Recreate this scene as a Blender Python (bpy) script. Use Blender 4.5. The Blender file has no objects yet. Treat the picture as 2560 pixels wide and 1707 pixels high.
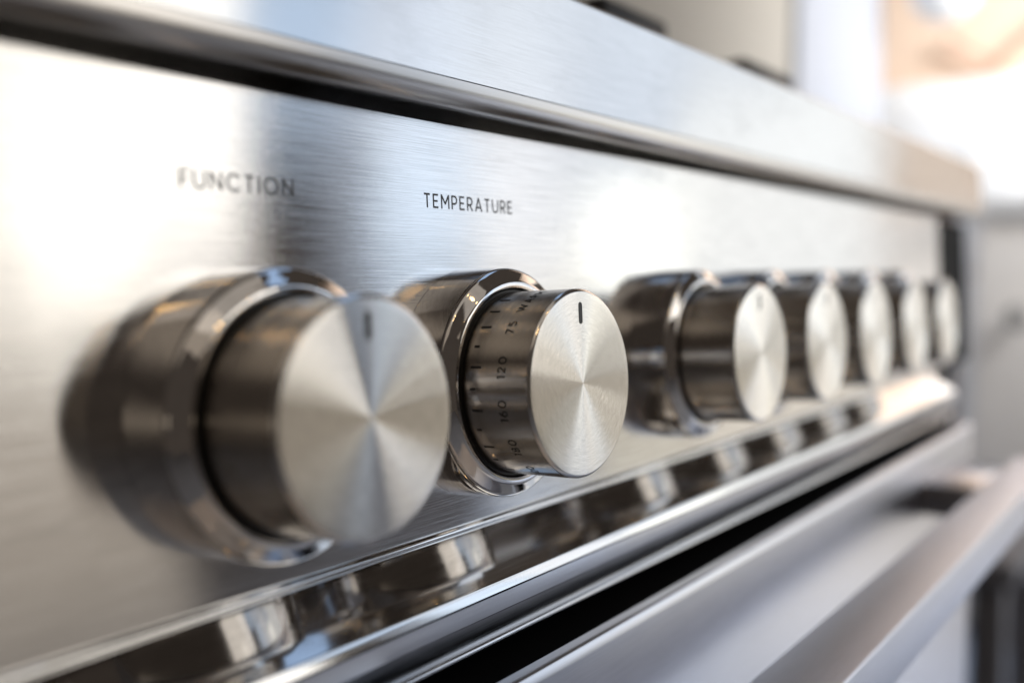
import bpy, bmesh, math, random
from mathutils import Vector, Matrix
random.seed(7)
sc = bpy.context.scene
COL = sc.collection
R = math.radians

# ------------------------------------------------------------------ camera
cam_d = bpy.data.cameras.new("camera")
cam = bpy.data.objects.new("camera", cam_d)
COL.objects.link(cam)
sc.camera = cam
cam_d.sensor_width = 36.0
cam_d.lens = 35.0
cam_d.clip_start = 0.005
cam_d.clip_end = 60.0
right = Vector((0.58661, -0.80987, 0.0))
up = Vector((0.05535, 0.04009, 0.99766))
fwd = Vector((0.80797, 0.58524, -0.06834))
rot = Matrix((right, up, -fwd)).transposed()
cam.matrix_world = Matrix.Translation((-0.2007, -0.1574, 0.0278)) @ rot.to_4x4()
cam_d.dof.use_dof = True
cam_d.dof.focus_distance = 0.240
cam_d.dof.aperture_fstop = 4.7
cam_d.dof.aperture_blades = 0

# ------------------------------------------------------------------ world and lamps
world = bpy.data.worlds.new("World")
sc.world = world
world.use_nodes = True
bg = world.node_tree.nodes["Background"]
bg.inputs[0].default_value = (0.062, 0.051, 0.043, 1)
bg.inputs[1].default_value = 1.0


def lamp(name, theta, elev, dist, w, h, radiance, col):
    """rectangular lamp seen from the control panel at azimuth theta (from +x towards the
    front, -y) and elevation elev; radiance is what a mirror in the panel would show"""
    t, e = R(theta), R(elev)
    d = Vector((math.cos(e) * math.cos(t), -math.cos(e) * math.sin(t), math.sin(e)))
    l = bpy.data.lights.new(name, 'AREA')
    l.shape = 'RECTANGLE'
    l.size, l.size_y = w, h
    l.color = col
    l.energy = radiance * math.pi * w * h
    o = bpy.data.objects.new(name, l)
    COL.objects.link(o)
    o.location = d * dist + Vector((0.0, 0.0, 0.02))
    o.rotation_euler = (-d).to_track_quat('-Z', 'Y').to_euler()
    return o


def ang_w(dist, a):
    return 2 * dist * math.tan(R(a) / 2)


D0 = 2.6
WARM = (1.0, 0.94, 0.86)
COOL = (0.83, 0.915, 1.0)
NEUT = (0.98, 0.99, 1.0)


def span_lamp(t0, t1, e0, e1, rad, col, name="window_pillar_lamp", dist=D0):
    lamp(name, (t0 + t1) / 2, (e0 + e1) / 2, dist, ang_w(dist, t1 - t0), ang_w(dist, e1 - e0), rad, col)


# lamps for tall panes and a pillar in front of the cooker: (azimuth from, to, elevation from, to, r, g, b)
PANES = (
    (65.0, 75.0, 2, 14, 1.75, 1.68, 1.55), (57.2, 64.6, 2, 14, 2.3, 2.22, 2.05), (57.2, 75.0, 14.2, 32, 1.75, 1.68, 1.55),
    (51.2, 56.9, 1, 7, 1.35, 1.3, 1.25), (51.2, 56.9, 7.2, 28, 2.1, 2.05, 1.95),
    (44.0, 50.6, 14, 28, 0.70, 0.90, 1.18), (44.0, 47.2, -3, 13.8, 0.25, 0.29, 0.36),  # dim added lamps standing in for the blue-grey pillar between panes
    (38.0, 43.8, 2, 14, 1.1, 1.32, 1.60), (38.0, 43.8, 14.2, 26, 0.98, 1.10, 1.28),
    (31.5, 37.8, -3, 2, 1.3, 1.25, 1.12), (31.5, 37.8, 2.2, 14, 1.35, 1.42, 1.52), (31.5, 37.8, 14.2, 26, 1.05, 1.15, 1.28),
    (25.0, 31.2, 1, 8, 2.3, 2.35, 2.25), (25.0, 31.2, 8.2, 26, 0.92, 1.03, 1.18),
    (13.0, 24.8, -3, 14, 1.35, 1.40, 1.42), (13.0, 24.8, 14.2, 26, 0.95, 1.05, 1.18),
)
# added dim lamps standing in for duller things of furniture height below the windows
LOW = (
    (57.2, 75.0, -16, 1.6, 0.48, 0.43, 0.37), (31.5, 37.8, -9, -3.2, 0.36, 0.33, 0.24), (31.5, 37.8, -16, -9.2, 0.62, 0.74, 0.95),
    (25.0, 31.2, -16, 0.8, 0.78, 0.74, 0.64), (13.0, 24.8, -16, -3.2, 1.0, 0.93, 0.82), (8.0, 12.8, -16, 16, 0.95, 0.80, 0.68),
)
for nm, rows in (("window_pillar_lamp", PANES), ("low_band_lamp", LOW)):
    for t0, t1, e0, e1, r_, g_, b_ in rows:
        mx = max(r_, g_, b_)
        span_lamp(t0, t1, e0, e1, mx, (r_ / mx, g_ / mx, b_ / mx), nm)
# patch of open sky high on the right
lamp("sky_lamp", 20.0, 54, 3.0, 1.4, 0.7, 0.9, (0.42, 0.64, 1.0))
# added fill lamps brightening the floor and the far end of the room
def aim(name, loc, to, w, h, radiance, col):
    l = bpy.data.lights.new(name, 'AREA')
    l.shape = 'RECTANGLE'
    l.size, l.size_y = w, h
    l.color = col
    l.energy = radiance * math.pi * w * h
    o = bpy.data.objects.new(name, l)
    COL.objects.link(o)
    o.location = loc
    o.rotation_euler = (Vector(to) - Vector(loc)).to_track_quat('-Z', 'Y').to_euler()
    return o


fw = aim("far_fill_lamp", (2.0, -1.0, 1.20), (3.0, 0.30, 0.32), 1.0, 1.0, 9.5, NEUT)  # added fill for the far wall and furniture
fw.data.spread = R(105)
fl = aim("floor_fill_lamp", (2.75, -1.25, 1.9), (2.75, -1.2, -0.86), 1.3, 1.3, 4.2, (0.88, 0.93, 1.0))  # added fill that brightens the floor
fl.data.spread = R(55)
# added dim warm fill lamps, standing in for unseen room light
span_lamp(58.0, 96.0, 38, 58, 0.36, (1.0, 0.92, 0.82), "room_fill_lamp", 3.0)
span_lamp(98.0, 138.0, 30, 52, 0.32, (1.0, 0.86, 0.70), "room_fill_lamp", 3.0)
span_lamp(126.0, 150.0, -2, 5, 0.30, (1.0, 0.86, 0.68), "room_fill_lamp", 3.0)
# amber downlight making a warm pool on the floor before the cooker
sp = bpy.data.lights.new("downlight", 'SPOT')
sp.energy = 55.0
sp.color = (1.0, 0.62, 0.30)
sp.spot_size = R(34)
sp.spot_blend = 0.4
sp.shadow_soft_size = 0.03
spo = bpy.data.objects.new("downlight", sp)
COL.objects.link(spo)
spo.location = (-0.10, -0.85, 1.05)

sc.view_settings.view_transform = 'Standard'
sc.view_settings.look = 'None'
sc.view_settings.exposure = 0.0
sc.view_settings.gamma = 1.0
sc.view_settings.use_curve_mapping = False
sc.render.engine = 'CYCLES'
sc.cycles.use_denoising = True
sc.cycles.max_bounces = 10
sc.cycles.glossy_bounces = 8
sc.cycles.caustics_reflective = True
sc.cycles.sample_clamp_indirect = 8.0
sc.cycles.blur_glossy = 0.1


# ------------------------------------------------------------------ materials
def new_mat(name):
    m = bpy.data.materials.new(name)
    m.use_nodes = True
    nt = m.node_tree
    b = nt.nodes["Principled BSDF"]
    return m, nt, b


def steel(name, base, rough, aniso=0.0, tangent=None, grain=None, grain_amt=0.0, bump=0.0, smudge=0.0, wave=0.0, tone=0.06, stain=0.0):
    """metal; tangent 'x' = grain runs along x, 'radial' = turned on a lathe about local z"""
    m, nt, b = new_mat(name)
    N, L = nt.nodes, nt.links
    if aniso:
        N.remove(b)
        b = N.new('ShaderNodeBsdfAnisotropic')
        b.distribution = 'BECKMANN'
        L.new(b.outputs[0], N['Material Output'].inputs['Surface'])
        b.inputs['Anisotropy'].default_value = aniso
        csock = 'Color'
    else:
        b.inputs['Metallic'].default_value = 1.0
        csock = 'Base Color'
    b.inputs[csock].default_value = (*base, 1)
    b.inputs['Roughness'].default_value = rough
    tc = N.new('ShaderNodeTexCoord')
    if tangent == 'x':
        c = N.new('ShaderNodeCombineXYZ')
        c.inputs[0].default_value = 1.0
        L.new(c.outputs[0], b.inputs['Tangent'])
    elif tangent == 'radial':
        t = N.new('ShaderNodeTangent')
        t.direction_type = 'RADIAL'
        t.axis = 'Z'
        L.new(t.outputs[0], b.inputs['Tangent'])
    if grain:
        if tangent == 'radial':
            # grooves: noise that only varies with the radius (and a little round the turn)
            mp = N.new('ShaderNodeMapping')
            mp.inputs['Scale'].default_value = (1, 1, 0 if grain[1] == 0 else 1)
            L.new(tc.outputs['Object'], mp.inputs[0])
            ln = N.new('ShaderNodeVectorMath')
            ln.operation = 'LENGTH'
            L.new(mp.outputs[0], ln.inputs[0])
            sep = N.new('ShaderNodeSeparateXYZ')
            L.new(tc.outputs['Object'], sep.inputs[0])
            at = N.new('ShaderNodeMath')
            at.operation = 'ARCTAN2'
            L.new(sep.outputs[0], at.inputs[0])
            L.new(sep.outputs[1], at.inputs[1])
            sc_a = N.new('ShaderNodeMath')
            sc_a.operation = 'MULTIPLY'
            sc_a.inputs[1].default_value = 0.0009
            L.new(at.outputs[0], sc_a.inputs[0])
            cmb = N.new('ShaderNodeCombineXYZ')
            L.new(ln.outputs['Value'] if grain[1] == 0 else sep.outputs[2], cmb.inputs[0])
            L.new(sc_a.outputs[0], cmb.inputs[1])
            vec = cmb.outputs[0]
            nz = N.new('ShaderNodeTexNoise')
            nz.inputs['Scale'].default_value = grain[0]
            nz.inputs['Detail'].default_value = 2.0
            L.new(vec, nz.inputs['Vector'])
        else:
            mp = N.new('ShaderNodeMapping')
            mp.inputs['Scale'].default_value = grain
            L.new(tc.outputs['Object'], mp.inputs[0])
            nz = N.new('ShaderNodeTexNoise')
            nz.inputs['Scale'].default_value = 1.0
            nz.inputs['Detail'].default_value = 3.0
            L.new(mp.outputs[0], nz.inputs['Vector'])
        mr = N.new('ShaderNodeMapRange')
        mr.inputs['From Min'].default_value = 0.3
        mr.inputs['From Max'].default_value = 0.7
        mr.inputs['To Min'].default_value = max(0.02, rough - grain_amt)
        mr.inputs['To Max'].default_value = rough + grain_amt
        L.new(nz.outputs['Fac'], mr.inputs['Value'])
        rsock = mr.outputs[0]
        if smudge:
            n2 = N.new('ShaderNodeTexNoise')
            n2.inputs['Scale'].default_value = 38.0
            n2.inputs['Detail'].default_value = 5.0
            n2.inputs['Roughness'].default_value = 0.65
            L.new(tc.outputs['Object'], n2.inputs['Vector'])
            m2 = N.new('ShaderNodeMapRange')
            m2.inputs['From Min'].default_value = 0.45
            m2.inputs['From Max'].default_value = 0.75
            m2.inputs['To Min'].default_value = 0.0
            m2.inputs['To Max'].default_value = smudge
            L.new(n2.outputs['Fac'], m2.inputs['Value'])
            ad = N.new('ShaderNodeMath')
            ad.operation = 'ADD'
            L.new(rsock, ad.inputs[0])
            L.new(m2.outputs[0], ad.inputs[1])
            rsock = ad.outputs[0]
        L.new(rsock, b.inputs['Roughness'])
        # grooves also vary a little in tone
        mc = N.new('ShaderNodeMapRange')
        mc.inputs['From Min'].default_value = 0.3
        mc.inputs['From Max'].default_value = 0.7
        mc.inputs['To Min'].default_value = 1.0 - tone
        mc.inputs['To Max'].default_value = 1.0 + tone * 0.7
        L.new(nz.outputs['Fac'], mc.inputs['Value'])
        vm = N.new('ShaderNodeVectorMath')
        vm.operation = 'SCALE'
        vm.inputs[0].default_value = base
        L.new(mc.outputs[0], vm.inputs['Scale'])
        csrc = vm.outputs[0]
        if stain:
            # wiped fingerprints: broken diagonal patches a little duller than the clean metal
            ms = N.new('ShaderNodeMapping')
            ms.inputs['Rotation'].default_value = (R(40), R(35), R(30))
            ms.inputs['Scale'].default_value = (55, 160, 160)
            L.new(tc.outputs['Object'], ms.inputs[0])
            ns = N.new('ShaderNodeTexNoise')
            ns.inputs['Scale'].default_value = 1.0
            ns.inputs['Detail'].default_value = 7.0
            ns.inputs['Roughness'].default_value = 0.7
            L.new(ms.outputs[0], ns.inputs['Vector'])
            nl = N.new('ShaderNodeTexNoise')
            nl.inputs['Scale'].default_value = 22.0
            L.new(tc.outputs['Object'], nl.inputs['Vector'])
            mm = N.new('ShaderNodeMath')
            mm.operation = 'MULTIPLY'
            L.new(ns.outputs['Fac'], mm.inputs[0])
            L.new(nl.outputs['Fac'], mm.inputs[1])
            mt = N.new('ShaderNodeMapRange')
            mt.inputs['From Min'].default_value = 0.27
            mt.inputs['From Max'].default_value = 0.42
            mt.inputs['To Min'].default_value = 1.0
            mt.inputs['To Max'].default_value = 1.0 - stain
            L.new(mm.outputs[0], mt.inputs['Value'])
            v2 = N.new('ShaderNodeVectorMath')
            v2.operation = 'SCALE'
            L.new(csrc, v2.inputs[0])
            L.new(mt.outputs[0], v2.inputs['Scale'])
            csrc = v2.outputs[0]
        L.new(csrc, b.inputs[csock])
        if bump:
            bp = N.new('ShaderNodeBump')
            bp.inputs['Strength'].default_value = bump
            bp.inputs['Distance'].default_value = 0.00004
            L.new(nz.outputs['Fac'], bp.inputs['Height'])
            if wave:
                mw = N.new('ShaderNodeMapping')
                mw.inputs['Scale'].default_value = (9, 26, 26)
                L.new(tc.outputs['Object'], mw.inputs[0])
                nw = N.new('ShaderNodeTexNoise')
                nw.inputs['Scale'].default_value = 1.0
                nw.inputs['Detail'].default_value = 2.0
                L.new(mw.outputs[0], nw.inputs['Vector'])
                bw = N.new('ShaderNodeBump')
                bw.inputs['Strength'].default_value = 1.0
                bw.inputs['Distance'].default_value = wave
                L.new(nw.outputs['Fac'], bw.inputs['Height'])
                L.new(bw.outputs[0], bp.inputs['Normal'])
            L.new(bp.outputs[0], b.inputs['Normal'])
    return m


def plain(name, col, rough=0.6, noise=0.0, scale=20.0, spec=0.5):
    m, nt, b = new_mat(name)
    N, L = nt.nodes, nt.links
    b.inputs['Roughness'].default_value = rough
    b.inputs['Base Color'].default_value = (*col, 1)
    b.inputs['Specular IOR Level'].default_value = spec
    if noise:
        tc = N.new('ShaderNodeTexCoord')
        nz = N.new('ShaderNodeTexNoise')
        nz.inputs['Scale'].default_value = scale
        nz.inputs['Detail'].default_value = 4.0
        L.new(tc.outputs['Object'], nz.inputs['Vector'])
        mr = N.new('ShaderNodeMapRange')
        mr.inputs['To Min'].default_value = 1 - noise
        mr.inputs['To Max'].default_value = 1 + noise
        L.new(nz.outputs['Fac'], mr.inputs['Value'])
        vm = N.new('ShaderNodeVectorMath')
        vm.operation = 'SCALE'
        vm.inputs[0].default_value = col
        L.new(mr.outputs[0], vm.inputs['Scale'])
        L.new(vm.outputs[0], b.inputs['Base Color'])
    return m


STEEL = (0.66, 0.645, 0.63)
M = {}
M['panel'] = steel('brushed_panel_steel', STEEL, 0.135, 0.70, 'x', (45, 3600, 3600), 0.03, 0.40, 0.012, 0.0003, 0.16, 0.09)
M['trim'] = steel('brushed_trim_steel', (0.68, 0.675, 0.67), 0.15, 0.66, 'x', (60, 3600, 3600), 0.02, 0.08, 0.012, 0.0002, 0.06, 0.09)
M['bead'] = steel('satin_bead_steel', (0.60, 0.575, 0.55), 0.30, 0.35, 'x', (60, 3600, 3600), 0.02, 0.05)
M['rail'] = steel('brushed_rail_steel', (0.60, 0.595, 0.60), 0.19, 0.66, 'x', (70, 4200, 4200), 0.03, 0.2, 0.01)
M['door'] = steel('brushed_door_steel', (0.60, 0.60, 0.63), 0.30, 0.45, 'x', (70, 3600, 3600), 0.02, 0.06, 0.015)
M['handle'] = steel('satin_handle_steel', (0.70, 0.715, 0.78), 0.48, 0.12, 'x', (70, 3600, 3600), 0.03, 0.05, 0.01)
M['mirror'] = steel('polished_steel', (0.66, 0.65, 0.64), 0.09, 0, None, (40, 900, 900), 0.02, 0.02)
def add_dust(m, scale, thresh):
    nt = m.node_tree
    N, L = nt.nodes, nt.links
    out = N['Material Output']
    src = out.inputs['Surface'].links[0].from_socket
    tc = N.new('ShaderNodeTexCoord')
    vo = N.new('ShaderNodeTexVoronoi')
    vo.inputs['Scale'].default_value = scale
    L.new(tc.outputs['Object'], vo.inputs['Vector'])
    wn = N.new('ShaderNodeTexNoise')
    wn.inputs['Scale'].default_value = 60.0
    L.new(tc.outputs['Object'], wn.inputs['Vector'])
    # only some cells carry a speck, and each speck is smaller than its cell
    sep = N.new('ShaderNodeSeparateColor')
    L.new(vo.outputs['Color'], sep.inputs[0])
    mul = N.new('ShaderNodeMath')
    mul.operation = 'MULTIPLY'
    L.new(sep.outputs[0], mul.inputs[0])
    L.new(wn.outputs['Fac'], mul.inputs[1])
    g = N.new('ShaderNodeMath')
    g.operation = 'GREATER_THAN'
    g.inputs[1].default_value = thresh
    L.new(mul.outputs[0], g.inputs[0])
    d = N.new('ShaderNodeMath')
    d.operation = 'LESS_THAN'
    d.inputs[1].default_value = 0.22
    L.new(vo.outputs['Distance'], d.inputs[0])
    f = N.new('ShaderNodeMath')
    f.operation = 'MULTIPLY'
    L.new(g.outputs[0], f.inputs[0])
    L.new(d.outputs[0], f.inputs[1])
    df = N.new('ShaderNodeBsdfDiffuse')
    df.inputs[0].default_value = (0.75, 0.72, 0.68, 1)
    mx = N.new('ShaderNodeMixShader')
    L.new(f.outputs[0], mx.inputs[0])
    L.new(src, mx.inputs[1])
    L.new(df.outputs[0], mx.inputs[2])
    L.new(mx.outputs[0], out.inputs['Surface'])


add_dust(M['mirror'], 1100.0, 0.53)
M['chrome'] = steel('polished_bezel_steel', (0.70, 0.68, 0.665), 0.045, 0.0, None, (300, 300, 300), 0.012)
M['skirt'] = steel('turned_skirt_steel', (0.66, 0.625, 0.585), 0.23, 0.60, 'radial', (5200, 1), 0.03, 0.12)
M['face'] = steel('turned_face_steel', (0.77, 0.74, 0.695), 0.215, 0.79, 'radial', (5200, 0), 0.02, 0.09, 0.0, 0.0, 0.10)
M['edge'] = steel('chamfer_steel', (0.70, 0.685, 0.67), 0.14, 0.0)
M['ink'] = plain('black_ink', (0.012, 0.012, 0.013), 0.5)
M['ink2'] = plain('grey_print_ink', (0.030, 0.031, 0.034), 0.55)
M['rubber'] = plain('black_rubber', (0.010, 0.010, 0.010), 0.55)
M['void'] = plain('black_void', (0.006, 0.006, 0.007), 0.7, 0, 20, 0.08)  # near-black colour standing in for the shade inside gaps and recesses
M['iron'] = plain('cast_iron', (0.018, 0.018, 0.020), 0.6, 0.3, 80)
M['beige'] = plain('beige_wall_paint', (0.47, 0.435, 0.38), 0.8, 0.05, 3)
M['bluewhite'] = plain('cool_white_paint', (0.43, 0.45, 0.50), 0.7, 0.03, 3)
M['peach'] = plain('peach_wall_paint', (0.93, 0.72, 0.56), 0.8, 0.06, 4)
M['white'] = plain('white_fabric', (0.88, 0.88, 0.88), 0.8, 0.02, 9)
M['wood'] = plain('brown_wood', (0.66, 0.42, 0.32), 0.6, 0.2, 12)
M['cab'] = plain('pale_cabinet_paint', (0.86, 0.82, 0.78), 0.45, 0.04, 6)
M['top'] = plain('white_countertop', (0.82, 0.82, 0.82), 0.4, 0.04, 15)
M['dark'] = plain('dark_grey_metal', (0.19, 0.19, 0.215), 0.45, 0.1, 20)
M['mat'] = plain('blue_grey_mat', (0.15, 0.19, 0.27), 0.9, 0.1, 30)
M['floor'] = plain('floor_tiles', (0.35, 0.37, 0.42), 0.5, 0.25, 2.0)


# ------------------------------------------------------------------ builders
def obj(name, verts, faces, mat, parent=None, smooth=None):
    me = bpy.data.meshes.new(name)
    me.from_pydata([tuple(v) for v in verts], [], faces)
    bm = bmesh.new()
    bm.from_mesh(me)
    bmesh.ops.recalc_face_normals(bm, faces=bm.faces)
    bm.to_mesh(me)
    bm.free()
    me.materials.append(mat)
    if smooth is not None:
        for p in me.polygons:
            p.use_smooth = True
        me.set_sharp_from_angle(angle=R(smooth))
    o = bpy.data.objects.new(name, me)
    COL.objects.link(o)
    if parent:
        o.parent = parent
    return o


def tag(o, label, cat, group=None):
    o['label'] = label
    o['category'] = cat
    if group:
        o['group'] = group
    return o


def empty(name, loc=(0, 0, 0)):
    o = bpy.data.objects.new(name, None)
    o.empty_display_size = 0.05
    o.location = loc
    COL.objects.link(o)
    return o


def prism(name, prof, x0, x1, mat, parent=None, smooth=40):
    """closed (y, z) profile pulled along x"""
    n = len(prof)
    v = [(x0, y, z) for y, z in prof] + [(x1, y, z) for y, z in prof]
    f = [(i, (i + 1) % n, n + (i + 1) % n, n + i) for i in range(n)]
    f += [tuple(range(n)), tuple(range(2 * n - 1, n - 1, -1))]
    return obj(name, v, f, mat, parent, smooth)


def arc(cy, cz, r, a0, a1, n=7):
    return [(cy + r * math.cos(R(a0 + (a1 - a0) * i / n)), cz + r * math.sin(R(a0 + (a1 - a0) * i / n)))
            for i in range(n + 1)]


def lathe(name, prof, mat, parent=None, seg=144, smooth=40):
    """open (r, t) profile turned about local z"""
    v, f, rings = [], [], []
    for r, t in prof:
        if r < 1e-7:
            rings.append([len(v)])
            v.append((0, 0, t))
        else:
            rings.append(list(range(len(v), len(v) + seg)))
            v += [(r * math.cos(2 * math.pi * i / seg), r * math.sin(2 * math.pi * i / seg), t) for i in range(seg)]
    for a, b in zip(rings, rings[1:]):
        for i in range(seg):
            j = (i + 1) % seg
            if len(a) == 1:
                f.append((a[0], b[i], b[j]))
            elif len(b) == 1:
                f.append((a[i], a[j], b[0]))
            else:
                f.append((a[i], a[j], b[j], b[i]))
    return obj(name, v, f, mat, parent, smooth)


def box(name, lo, hi, mat, parent=None, bev=0.0, seg=3):
    me = bpy.data.meshes.new(name)
    bm = bmesh.new()
    bmesh.ops.create_cube(bm, size=1)
    for v in bm.verts:
        v.co = Vector([(lo[i] + hi[i]) / 2 + v.co[i] * (hi[i] - lo[i]) for i in range(3)])
    if bev:
        bmesh.ops.bevel(bm, geom=list(bm.edges), offset=bev, segments=seg, profile=0.5, affect='EDGES')
    bm.to_mesh(me)
    bm.free()
    me.materials.append(mat)
    if bev:
        for p in me.polygons:
            p.use_smooth = True
        me.set_sharp_from_angle(angle=R(50))
    o = bpy.data.objects.new(name, me)
    COL.objects.link(o)
    if parent:
        o.parent = parent
    return o


def _arc(cx, cy, rx, ry, a0, a1, n=18):
    return [(cx + rx * math.cos(R(a0 + (a1 - a0) * i / n)), cy + ry * math.sin(R(a0 + (a1 - a0) * i / n)))
            for i in range(n + 1)]


# centre lines of a round, even-stroked sans serif, cap height 1: (width, strokes)
GLYPH = {
    'F': (0.44, [[(0, 0), (0, 1)], [(0, 0.94), (0.50, 0.94)], [(0, 0.49), (0.43, 0.49)]]),
    'U': (0.66, [[(0, 1), (0, 0.38)] + _arc(0.33, 0.38, 0.33, 0.33, 180, 360) + [(0.66, 1)]]),
    'N': (0.68, [[(0, 0), (0, 1)], [(0.0, 0.97), (0.68, 0.03)], [(0.68, 0), (0.68, 1)]]),
    'C': (0.78, [_arc(0.46, 0.5, 0.46, 0.455, 42, 318)]),
    'T': (0.62, [[(0, 0.94), (0.62, 0.94)], [(0.31, 0), (0.31, 0.9)]]),
    'I': (0.0, [[(0, 0), (0, 1)]]),
    'O': (0.92, [_arc(0.46, 0.5, 0.46, 0.455, 0, 360, 32)]),
    'E': (0.52, [[(0, 0), (0, 1)], [(0, 0.94), (0.52, 0.94)], [(0, 0.5), (0.46, 0.5)], [(0, 0.06), (0.52, 0.06)]]),
    'M': (0.80, [[(0, 0), (0, 1)], [(0, 0.97), (0.41, 0.33)], [(0.39, 0.33), (0.80, 0.97)], [(0.80, 0), (0.80, 1)]]),
    'P': (0.54, [[(0, 0), (0, 1)], [(0, 0.94), (0.27, 0.94)] + _arc(0.27, 0.67, 0.27, 0.27, 90, -90) + [(0, 0.40)]]),
    'R': (0.57, [[(0, 0), (0, 1)], [(0, 0.94), (0.27, 0.94)] + _arc(0.27, 0.68, 0.27, 0.26, 90, -90) + [(0, 0.42)],
                 [(0.26, 0.42), (0.57, 0)]]),
    'A': (0.76, [[(0, 0), (0.39, 1)], [(0.37, 1), (0.76, 0)], [(0.14, 0.29), (0.62, 0.29)]]),
    'W': (1.06, [[(0, 1), (0.28, 0)], [(0.26, 0), (0.54, 0.98)], [(0.52, 0.98), (0.80, 0)], [(0.78, 0), (1.06, 1)]]),
    '0': (0.68, [_arc(0.34, 0.5, 0.34, 0.455, 0, 360, 32)]),
    '1': (0.22, [[(0, 0.84), (0.22, 0.98)], [(0.22, 0), (0.22, 1)]]),
    '2': (0.56, [_arc(0.28, 0.68, 0.26, 0.27, 165, -30) + [(0.03, 0.06)], [(0, 0.06), (0.58, 0.06)]]),
    '5': (0.56, [[(0.50, 0.94), (0.09, 0.94)], [(0.09, 0.96), (0.05, 0.54)], _arc(0.26, 0.34, 0.29, 0.28, 140, -145)]),
    '6': (0.58, [_arc(0.29, 0.32, 0.28, 0.27, 0, 360, 28), _arc(0.55, 0.36, 0.54, 0.60, 180, 100)]),
    '7': (0.56, [[(0, 0.94), (0.56, 0.94)], [(0.55, 0.95), (0.16, 0)]]),
    '8': (0.56, [_arc(0.28, 0.27, 0.27, 0.225, 0, 360, 28), _arc(0.28, 0.735, 0.235, 0.215, 0, 360, 28)]),
}


def text_mesh(body, gap=0.24, w=0.125):
    """word laid out from stroke glyphs; returns points with x in 0..1 and y in 0..1, faces, and a tiny lift for
    each stroke so that crossing strokes never share a plane"""
    vs, fs = [], []
    x = 0.0
    k = 0
    h = w / 2
    for ch in body:
        gw, strokes = GLYPH[ch]
        x += h
        for st in strokes:
            k += 1
            pts = [Vector((p[0] + x, p[1])) for p in st]
            closed = (pts[0] - pts[-1]).length < 1e-4
            base = len(vs)
            n = len(pts)
            for i, p in enumerate(pts):
                if closed:
                    d = (pts[(i + 1) % (n - 1)] - pts[(i - 1) % (n - 1)]) if i in (0, n - 1) else pts[i + 1] - pts[i - 1]
                else:
                    d = pts[min(i + 1, n - 1)] - pts[max(i - 1, 0)]
                d.normalize()
                q = Vector((-d.y, d.x)) * h
                vs += [(p.x + q.x, p.y + q.y, k % 5), (p.x - q.x, p.y - q.y, k % 5)]
            for i in range(n - 1):
                j = base + 2 * i
                fs.append((j, j + 1, j + 3, j + 2))
        x += gw + h + gap
    x -= gap
    return [(a / x, b, c) for a, b, c in vs], fs, x


# ------------------------------------------------------------------ setting
def structure(o):
    o['kind'] = 'structure'
    return o


structure(box('floor', (-3.0, -3.5, -0.91), (4.5, 3.0, -0.86), M['floor']))
structure(box('wall_back', (-3.0, 0.66, -0.86), (1.985, 0.76, 2.2), M['beige']))
structure(box('wall_return', (1.989, 0.645, -0.86), (2.62, 0.80, 2.2), M['bluewhite']))
structure(box('wall_far', (3.1, -0.42, -0.86), (3.2, 1.6, 2.2), M['peach']))

# ------------------------------------------------------------------ the cooker
TAU = 3.0
PROT = R(90 - TAU)                     # panel frame: local x = x, local y = up the panel, local z = outwards
XL, XR = -0.150, 0.466
HK = 0.033
HXR, HBX = 0.455, 0.345

cooker = tag(empty('range_cooker', (0.16, 0.2, -0.86)),
             'stainless steel range cooker with a row of round control knobs', 'cooker')
OFF = Vector((-0.16, -0.2, 0.86))      # children are written in world coordinates


def own(o):
    o.location = o.location + OFF
    return o


body = own(box('oven_body', (XL, 0.012, -0.845), (0.60, 0.60, 0.060), M['void'], cooker))

# control panel: brushed sheet leaning back 3 degrees, with a bent lower edge
panel = own(box('control_panel', (XL, -0.0364, -0.006), (0.500, 0.0648, 0.0), M['panel'], cooker))
panel.rotation_euler = (PROT, 0, 0)
endp = own(box('end_recess', (0.5005, -0.0362, -0.010), (0.600, 0.0640, -0.0035), M['void'], cooker))  # black block painting in the dark recess beyond the panel end
endp.rotation_euler = (PROT, 0, 0)


def panel_text(name, body, x0, x1, s0, s1, mat):
    vs, fs, _ = text_mesh(body, 0.24, 0.138)
    v = [(x0 + a * (x1 - x0), s0 + b * (s1 - s0), 0.00003 + 0.000002 * c) for a, b, c in vs]
    return obj(name, v, fs, mat, panel)


t1 = panel_text('function_lettering', 'FUNCTION', -0.0857, -0.0578, 0.0438, 0.0473, M['ink2'])
t1['label'] = 'printed word FUNCTION above the nearest knob'
t2 = panel_text('temperature_lettering', 'TEMPERATURE', -0.0166, 0.0200, 0.0438, 0.0473, M['ink2'])
t2['label'] = 'printed word TEMPERATURE above the scaled knob'

# upper trim: flat brushed band over the panel with a rounded lower edge and a dark gap beneath
prof = [(-0.0082, 0.0732), (-0.0056, 0.1030)]
prof += arc(-0.0044, 0.1031, 0.0012, 175, 90, 5)
prof += [(0.045, 0.1043), (0.045, 0.0732)]
trim = own(prism('top_trim', prof, XL, 0.585, M['trim'], cooker, 35))
prof = [(0.030, 0.0690), (-0.0036, 0.0672)]
prof += arc(-0.0036, 0.0716, 0.0044, 268, 184, 10)
prof += [(-0.0080, 0.0730), (0.030, 0.0730)]
bead = own(prism('trim_bead', prof, XL, 0.583, M['bead'], cooker, 35))

# polished ledge under the panel, sloping 30 degrees down and outwards
y0, z0 = -0.0019, -0.0364
prof = [(0.010, z0 + 0.0009), (y0 + 0.0001, z0 + 0.0009)]
prof += arc(y0 - 0.0004, z0 - 0.0002, 0.0011, 90, 215, 10)
prof += [(-0.0174, -0.0453), (-0.0177, -0.0455), (-0.0179, -0.0458), (-0.0186, -0.0478), (-0.0180, -0.0480), (0.010, -0.0480)]
ledge = own(prism('ledge', prof, XL, XR, M['mirror'], cooker, 30))

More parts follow.
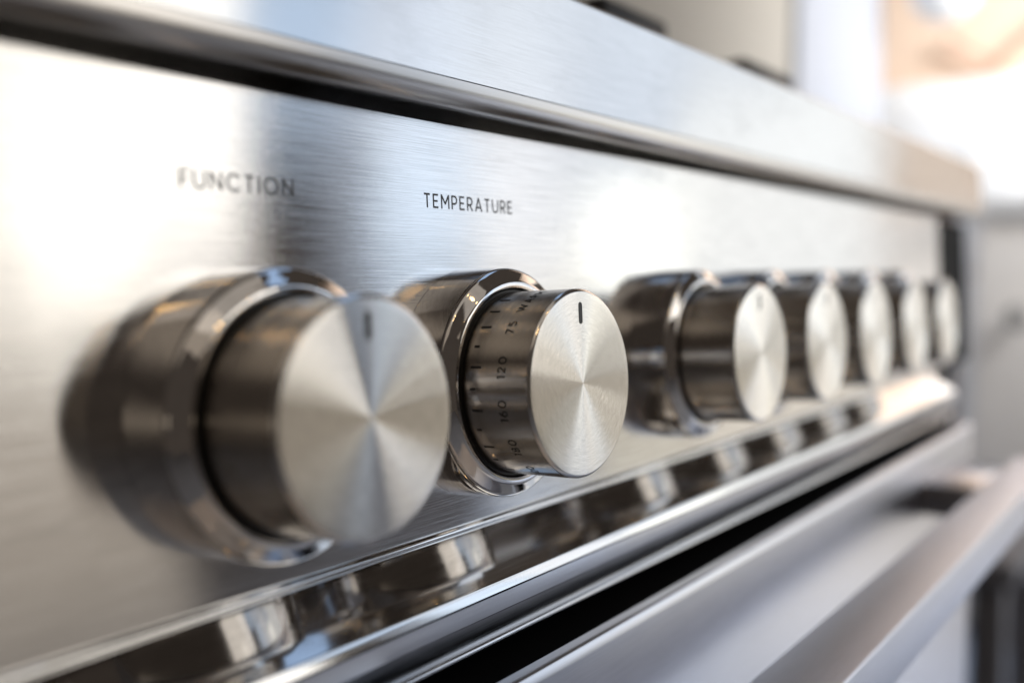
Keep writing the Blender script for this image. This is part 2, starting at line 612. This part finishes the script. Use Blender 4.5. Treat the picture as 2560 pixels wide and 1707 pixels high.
# brushed rail hanging from the ledge, with a set-back lower strip
prof = [(0.010, -0.0482), (-0.0187, -0.0482)]
prof += arc(-0.0183, -0.0524, 0.0004, 180, 270, 3)
prof += [(-0.0174, -0.0529), (-0.0158, -0.0594)]
prof += arc(-0.0160, -0.0606, 0.0011, 100, 268, 12)
prof += [(0.010, -0.0618)]
rail = own(prism('front_rail', prof, XL, XR - 0.001, M['rail'], cooker, 35))

# oven door and its square bar handle
prof = [(-0.0255, -0.0680), (-0.0255, -0.0648), (-0.0278, -0.0648)]
prof += [(-0.0284, -0.0649), (-0.0288, -0.0651), (-0.0291, -0.0654), (-0.0297, -0.0671), (-0.0299, -0.0678)]
prof += [(-0.0300, -0.620), (-0.0255, -0.620)]
door = own(prism('oven_door', prof, XL, XR - 0.004, M['door'], cooker, 35))
box('door_frame', (XL + 0.002, -0.0253, -0.618), (XR - 0.006, 0.004, -0.0690), M['void'], door)
handle = box('handle', (XL + 0.02, -0.0767, -0.1003), (HXR, -0.0553, -0.0822), M['handle'], door, 0.0009, 3)
for hx in (-0.10, HBX):
    box('handle_bracket', (hx, -0.0556, -0.0990), (hx + 0.085, -0.0298, -0.0825), M['door'], door, 0.0008, 2)


# ------------------------------------------------------------------ knobs
def bezel_profile():
    return [(0.0289, 0.0001), (0.0289, 0.0005), (0.0285, 0.0114), (0.0284, 0.0119), (0.0281, 0.0123),
            (0.0276, 0.0126), (0.0262, 0.0133), (0.0255, 0.0138), (0.0250, 0.0141), (0.0246, 0.01425),
            (0.0240, 0.0142), (0.0236, 0.0139), (0.0235, 0.0134), (0.0235, 0.0090)]


SK = [(0.0222, 0.0080), (0.02235, 0.0136), (0.0225, 0.0142), (0.0225, 0.0322)]
FC = [(0.0217, 0.03295)] + [(0.0217 * (1 - i / 24), 0.03300) for i in range(1, 24)] + [(0.0, 0.0330)]
CH = [(0.0225, 0.0322), (0.02245, 0.03235), (0.02185, 0.0329), (0.0217, 0.03295)]


def slot(name, mat, parent, w, l, c_s, z):
    """rounded bar on the knob face"""
    pts = []
    r = w / 2
    for i in range(9):
        a = math.pi * i / 8
        pts.append((r * math.cos(a), c_s + l / 2 - r + r * math.sin(a)))
    for i in range(9):
        a = math.pi + math.pi * i / 8
        pts.append((r * math.cos(a), c_s - l / 2 + r + r * math.sin(a)))
    n = len(pts)
    v = [(x, y, z) for x, y in pts] + [(x, y, z - 0.0003) for x, y in pts]
    f = [tuple(range(n))] + [(i, (i + 1) % n, n + (i + 1) % n, n + i) for i in range(n)]
    return obj(name, v, f, mat, parent)


def make_knob(x, turn=0.0):
    k = lathe('knob', SK, M['skirt'], cooker)
    k.rotation_euler = (PROT, 0, 0)
    k.location = Vector((x, 0, 0)) + OFF
    lathe('bezel', bezel_profile(), M['chrome'], k, 160, 30)
    lathe('gasket', [(0.0235, 0.0100), (0.0234, 0.0128), (0.0230, 0.0133), (0.0224, 0.0133), (0.0224, 0.0100)], M['rubber'], k)
    f = lathe('knob_face', FC, M['face'], k, 160, 20)
    lathe('chamfer', CH, M['edge'], k, 160, 25)
    s = slot('indicator_mark', M['ink'], k, 0.0016, 0.0052, 0.0167, 0.03304)
    s.rotation_euler = (0, 0, R(turn))
    f.rotation_euler = (0, 0, R(turn))
    return k


def copy_knob(src, x, turn=0.0):
    k = src.copy()
    COL.objects.link(k)
    k.location = Vector((x, 0, 0)) + OFF
    for ch in src.children:
        c = ch.copy()
        COL.objects.link(c)
        c.parent = k
        if ch.name.startswith(('indicator', 'knob_face')):
            c.rotation_euler = (0, 0, R(turn))
    return k


k1 = make_knob(-0.0717)
k1['label'] = 'nearest and largest looking knob, below FUNCTION'
k2 = copy_knob(k1, 0.0, 0.0)
k2['label'] = 'knob with temperature numbers round its side'
for x, tn in ((0.1108, 1.5), (0.1764, -2.0), (0.2405, 0.8), (0.3070, 2.4), (0.3726, -1.2)):
    copy_knob(k1, x, tn)


# scale printed round the second knob: angle 0 points to -x, growing upwards
def on_skirt(ang_deg, t, rr=0.02253):
    a = R(180 - ang_deg)
    return (rr * math.cos(a), rr * math.sin(a), t)


def tick(ang, long):
    t0, t1 = 0.0165, 0.0195 if long else 0.0180
    da = 0.75
    v, f = [], []
    for i in range(3):
        a = ang - da + da * i
        v += [on_skirt(a, t0), on_skirt(a, t1)]
    for i in range(2):
        f.append((2 * i, 2 * i + 1, 2 * i + 3, 2 * i + 2))
    obj('tick_mark', v, f, M['ink'], k2)


for i, a in enumerate((65.2, 52.5, 39.7, 26.6, 13.9, 1.1, -11.6, -24.0, -36.5, -48.6, -61.5, -74.0)):
    tick(a, i in (0, 1, 2, 4, 6, 8, 10))


def skirt_text(body, ang_c, width):
    vs, fs, _ = text_mesh(body, 0.26, 0.17)
    da = math.degrees(width / 0.0225)
    v = [on_skirt(ang_c - da / 2 + a * da, 0.0264 - b * 0.0022, 0.02253 + 0.000002 * c) for a, b, c in vs]
    return obj('number_lettering', v, fs, M['ink'], k2)


skirt_text('WARM', 65.6, 0.0110)
skirt_text('75', 38.9, 0.0037)
skirt_text('120', 13.5, 0.0053)
skirt_text('160', -11.8, 0.0053)
skirt_text('180', -36.5, 0.0052)
skirt_text('200', -61.5, 0.0056)


# ------------------------------------------------------------------ cast-iron pan supports on the hob
def grate(x0, x1, y0, y1, label):
    g = tag(empty('pan_support', ((x0 + x1) / 2, (y0 + y1) / 2, 0.1043)), label, 'pan support',
            'cast iron pan supports on the hob')
    o2 = Vector((-(x0 + x1) / 2, -(y0 + y1) / 2, -0.1043))
    zt = 0.1440
    w = 0.012
    for nm, lo, hi in (('frame_bar', (x0, y0, zt - 0.016), (x1, y0 + w, zt)),
                       ('frame_bar', (x0, y1 - w, zt - 0.016), (x1, y1, zt)),
                       ('frame_bar', (x0, y0 + w, zt - 0.016), (x0 + w, y1 - w, zt)),
                       ('frame_bar', (x1 - w, y0 + w, zt - 0.016), (x1, y1 - w, zt))):
        b = box(nm, lo, hi, M['iron'], g, 0.003, 2)
        b.location = o2
    for px in (x0, x1 - w):
        for py in (y0, y1 - w):
            b = box('leg', (px, py, 0.1043), (px + w, py + w, zt - 0.010), M['iron'], g, 0.002, 2)
            b.location = o2
    xm, ym = (x0 + x1) / 2, (y0 + y1) / 2
    for lo, hi in (((x0 + w, ym - w / 2, zt - 0.012), (xm - 0.012, ym + w / 2, zt + 0.002)),
                   ((xm + 0.012, ym - w / 2, zt - 0.012), (x1 - w, ym + w / 2, zt + 0.002))):
        b = box('finger', lo, hi, M['iron'], g, 0.002, 2)
        b.location = o2
    return g


hob = own(box('hob_top', (XL, 0.0455, 0.060), (0.585, 0.58, 0.1030), M['trim'], cooker))

# amber ceiling spots in front of the cooker, seen only as glints in the metal
for lx, ly, lz in ((-0.06, -1.60, 1.24), (0.02, -1.60, 1.31), (0.62, -1.40, 1.40)):
    l = bpy.data.lights.new('ceiling_spot', 'POINT')
    l.energy = 0.8
    l.color = (1.0, 0.60, 0.22)
    l.shadow_soft_size = 0.026
    o = bpy.data.objects.new('ceiling_spot', l)
    COL.objects.link(o)
    o.location = (lx, ly, lz)

grate(0.165, 0.224, 0.06, 0.30, 'nearer dark pan support peeping over the steel upper trim')
grate(0.315, 0.385, 0.06, 0.30, 'farther dark pan support peeping over the steel upper trim')

# ------------------------------------------------------------------ neighbours beyond the cooker
cab = tag(empty('sideboard', (2.5, 0.0, -0.86)), 'pale sideboard with white top and dark legs beyond the cooker', 'sideboard')
o2 = Vector((-2.5, 0.0, 0.86))
for nm, lo, hi, m in (('carcass', (2.30, -0.55, -0.66), (2.74, 0.325, 0.150), 'cab'),
                      ('worktop', (2.285, -0.57, 0.151), (2.75, 0.330, 0.205), 'top'),
                      ('leg', (2.32, 0.205, -0.86), (2.38, 0.275, -0.661), 'dark'),
                      ('leg', (2.32, -0.52, -0.86), (2.38, -0.45, -0.661), 'dark'),
                      ('leg', (2.66, 0.205, -0.86), (2.72, 0.275, -0.661), 'dark'),
                      ('leg', (2.66, -0.52, -0.86), (2.72, -0.45, -0.661), 'dark')):
    b = box(nm, lo, hi, M[m], cab, 0.004, 2)
    b.location = o2
M['knobgrey'] = plain('grey_drawer_knob_paint', (0.30, 0.29, 0.28), 0.5)
kn = lathe('drawer_knob', [(0.0, 0.0), (0.014, 0.0), (0.014, 0.025), (0.028, 0.035), (0.024, 0.05), (0.0, 0.052)], M['knobgrey'], cab, 32)
kn.rotation_euler = (0, R(-90), 0)
kn.location = Vector((2.30, 0.232, -0.07)) + o2

mat_ = tag(box('floor_mat', (1.75, 0.12, -0.8595), (2.9, 0.62, -0.846), M['mat'], None, 0.004, 2),
           'blue grey mat on the floor below the oven handle', 'mat')

stool = tag(empty('stool', (1.35, 0.23, -0.86)), 'dark metal stool standing on the floor below the oven handle', 'stool')
for lo, hi in (((-0.165, -0.165, 0), (-0.130, -0.125, 0.485)), ((0.130, -0.165, 0), (0.165, -0.125, 0.485)),
               ((-0.165, 0.125, 0), (-0.130, 0.165, 0.485)), ((0.130, 0.125, 0), (0.165, 0.165, 0.485))):
    box('leg', lo, hi, M['dark'], stool, 0.004, 2)
box('seat', (-0.18, -0.18, 0.486), (0.18, 0.18, 0.52), M['dark'], stool, 0.008, 2)

# far end of the room, wholly out of focus
sofa = tag(empty('white_sofa', (2.9, 0.2, -0.86)), 'white sofa with a rounded back in front of the peach wall', 'sofa')
o2 = Vector((-2.9, -0.2, 0.86))
for nm, lo, hi, bv in (('backrest', (2.80, -0.16, 0.30), (3.02, 0.80, 0.575), 0.09),
                       ('seat', (2.45, -0.18, 0.02), (2.99, 0.42, 0.335), 0.06),
                       ('base', (2.46, -0.16, -0.86), (2.98, 0.40, 0.018), 0.02)):
    b = box(nm, lo, hi, M['white'], sofa, bv, 5)
    b.location = o2
globe = tag(lathe('lamp_globe', [(0.0, -0.085)] + [(0.085 * math.sin(R(a)), -0.085 * math.cos(R(a))) for a in range(12, 169, 12)] + [(0.0, 0.085)],
                  M['white'], None, 48, 60), 'round white globe in front of the peach wall', 'lamp')
globe.location = (2.60, 0.483, 0.765)


def strut(name, p, q, w, mat, parent):
    p, q = Vector(p), Vector(q)
    d = (q - p)
    o = box(name, (-w / 2, -w / 2, 0), (w / 2, w / 2, d.length), mat, parent, w * 0.2, 2)
    o.rotation_euler = d.to_track_quat('Z', 'Y').to_euler()
    o.location = p
    return o


br = tag(empty('wooden_bracket', (3.07, 0.44, 0.64)), 'brown wooden bracket of two slanting bars on the peach wall', 'bracket')
strut('bar', (0, 0, 0), (0, -0.30, 0.27), 0.026, M['wood'], br)
strut('bar', (-0.02, 0.01, 0.01), (-0.02, 0.14, 0.095), 0.02, M['wood'], br)
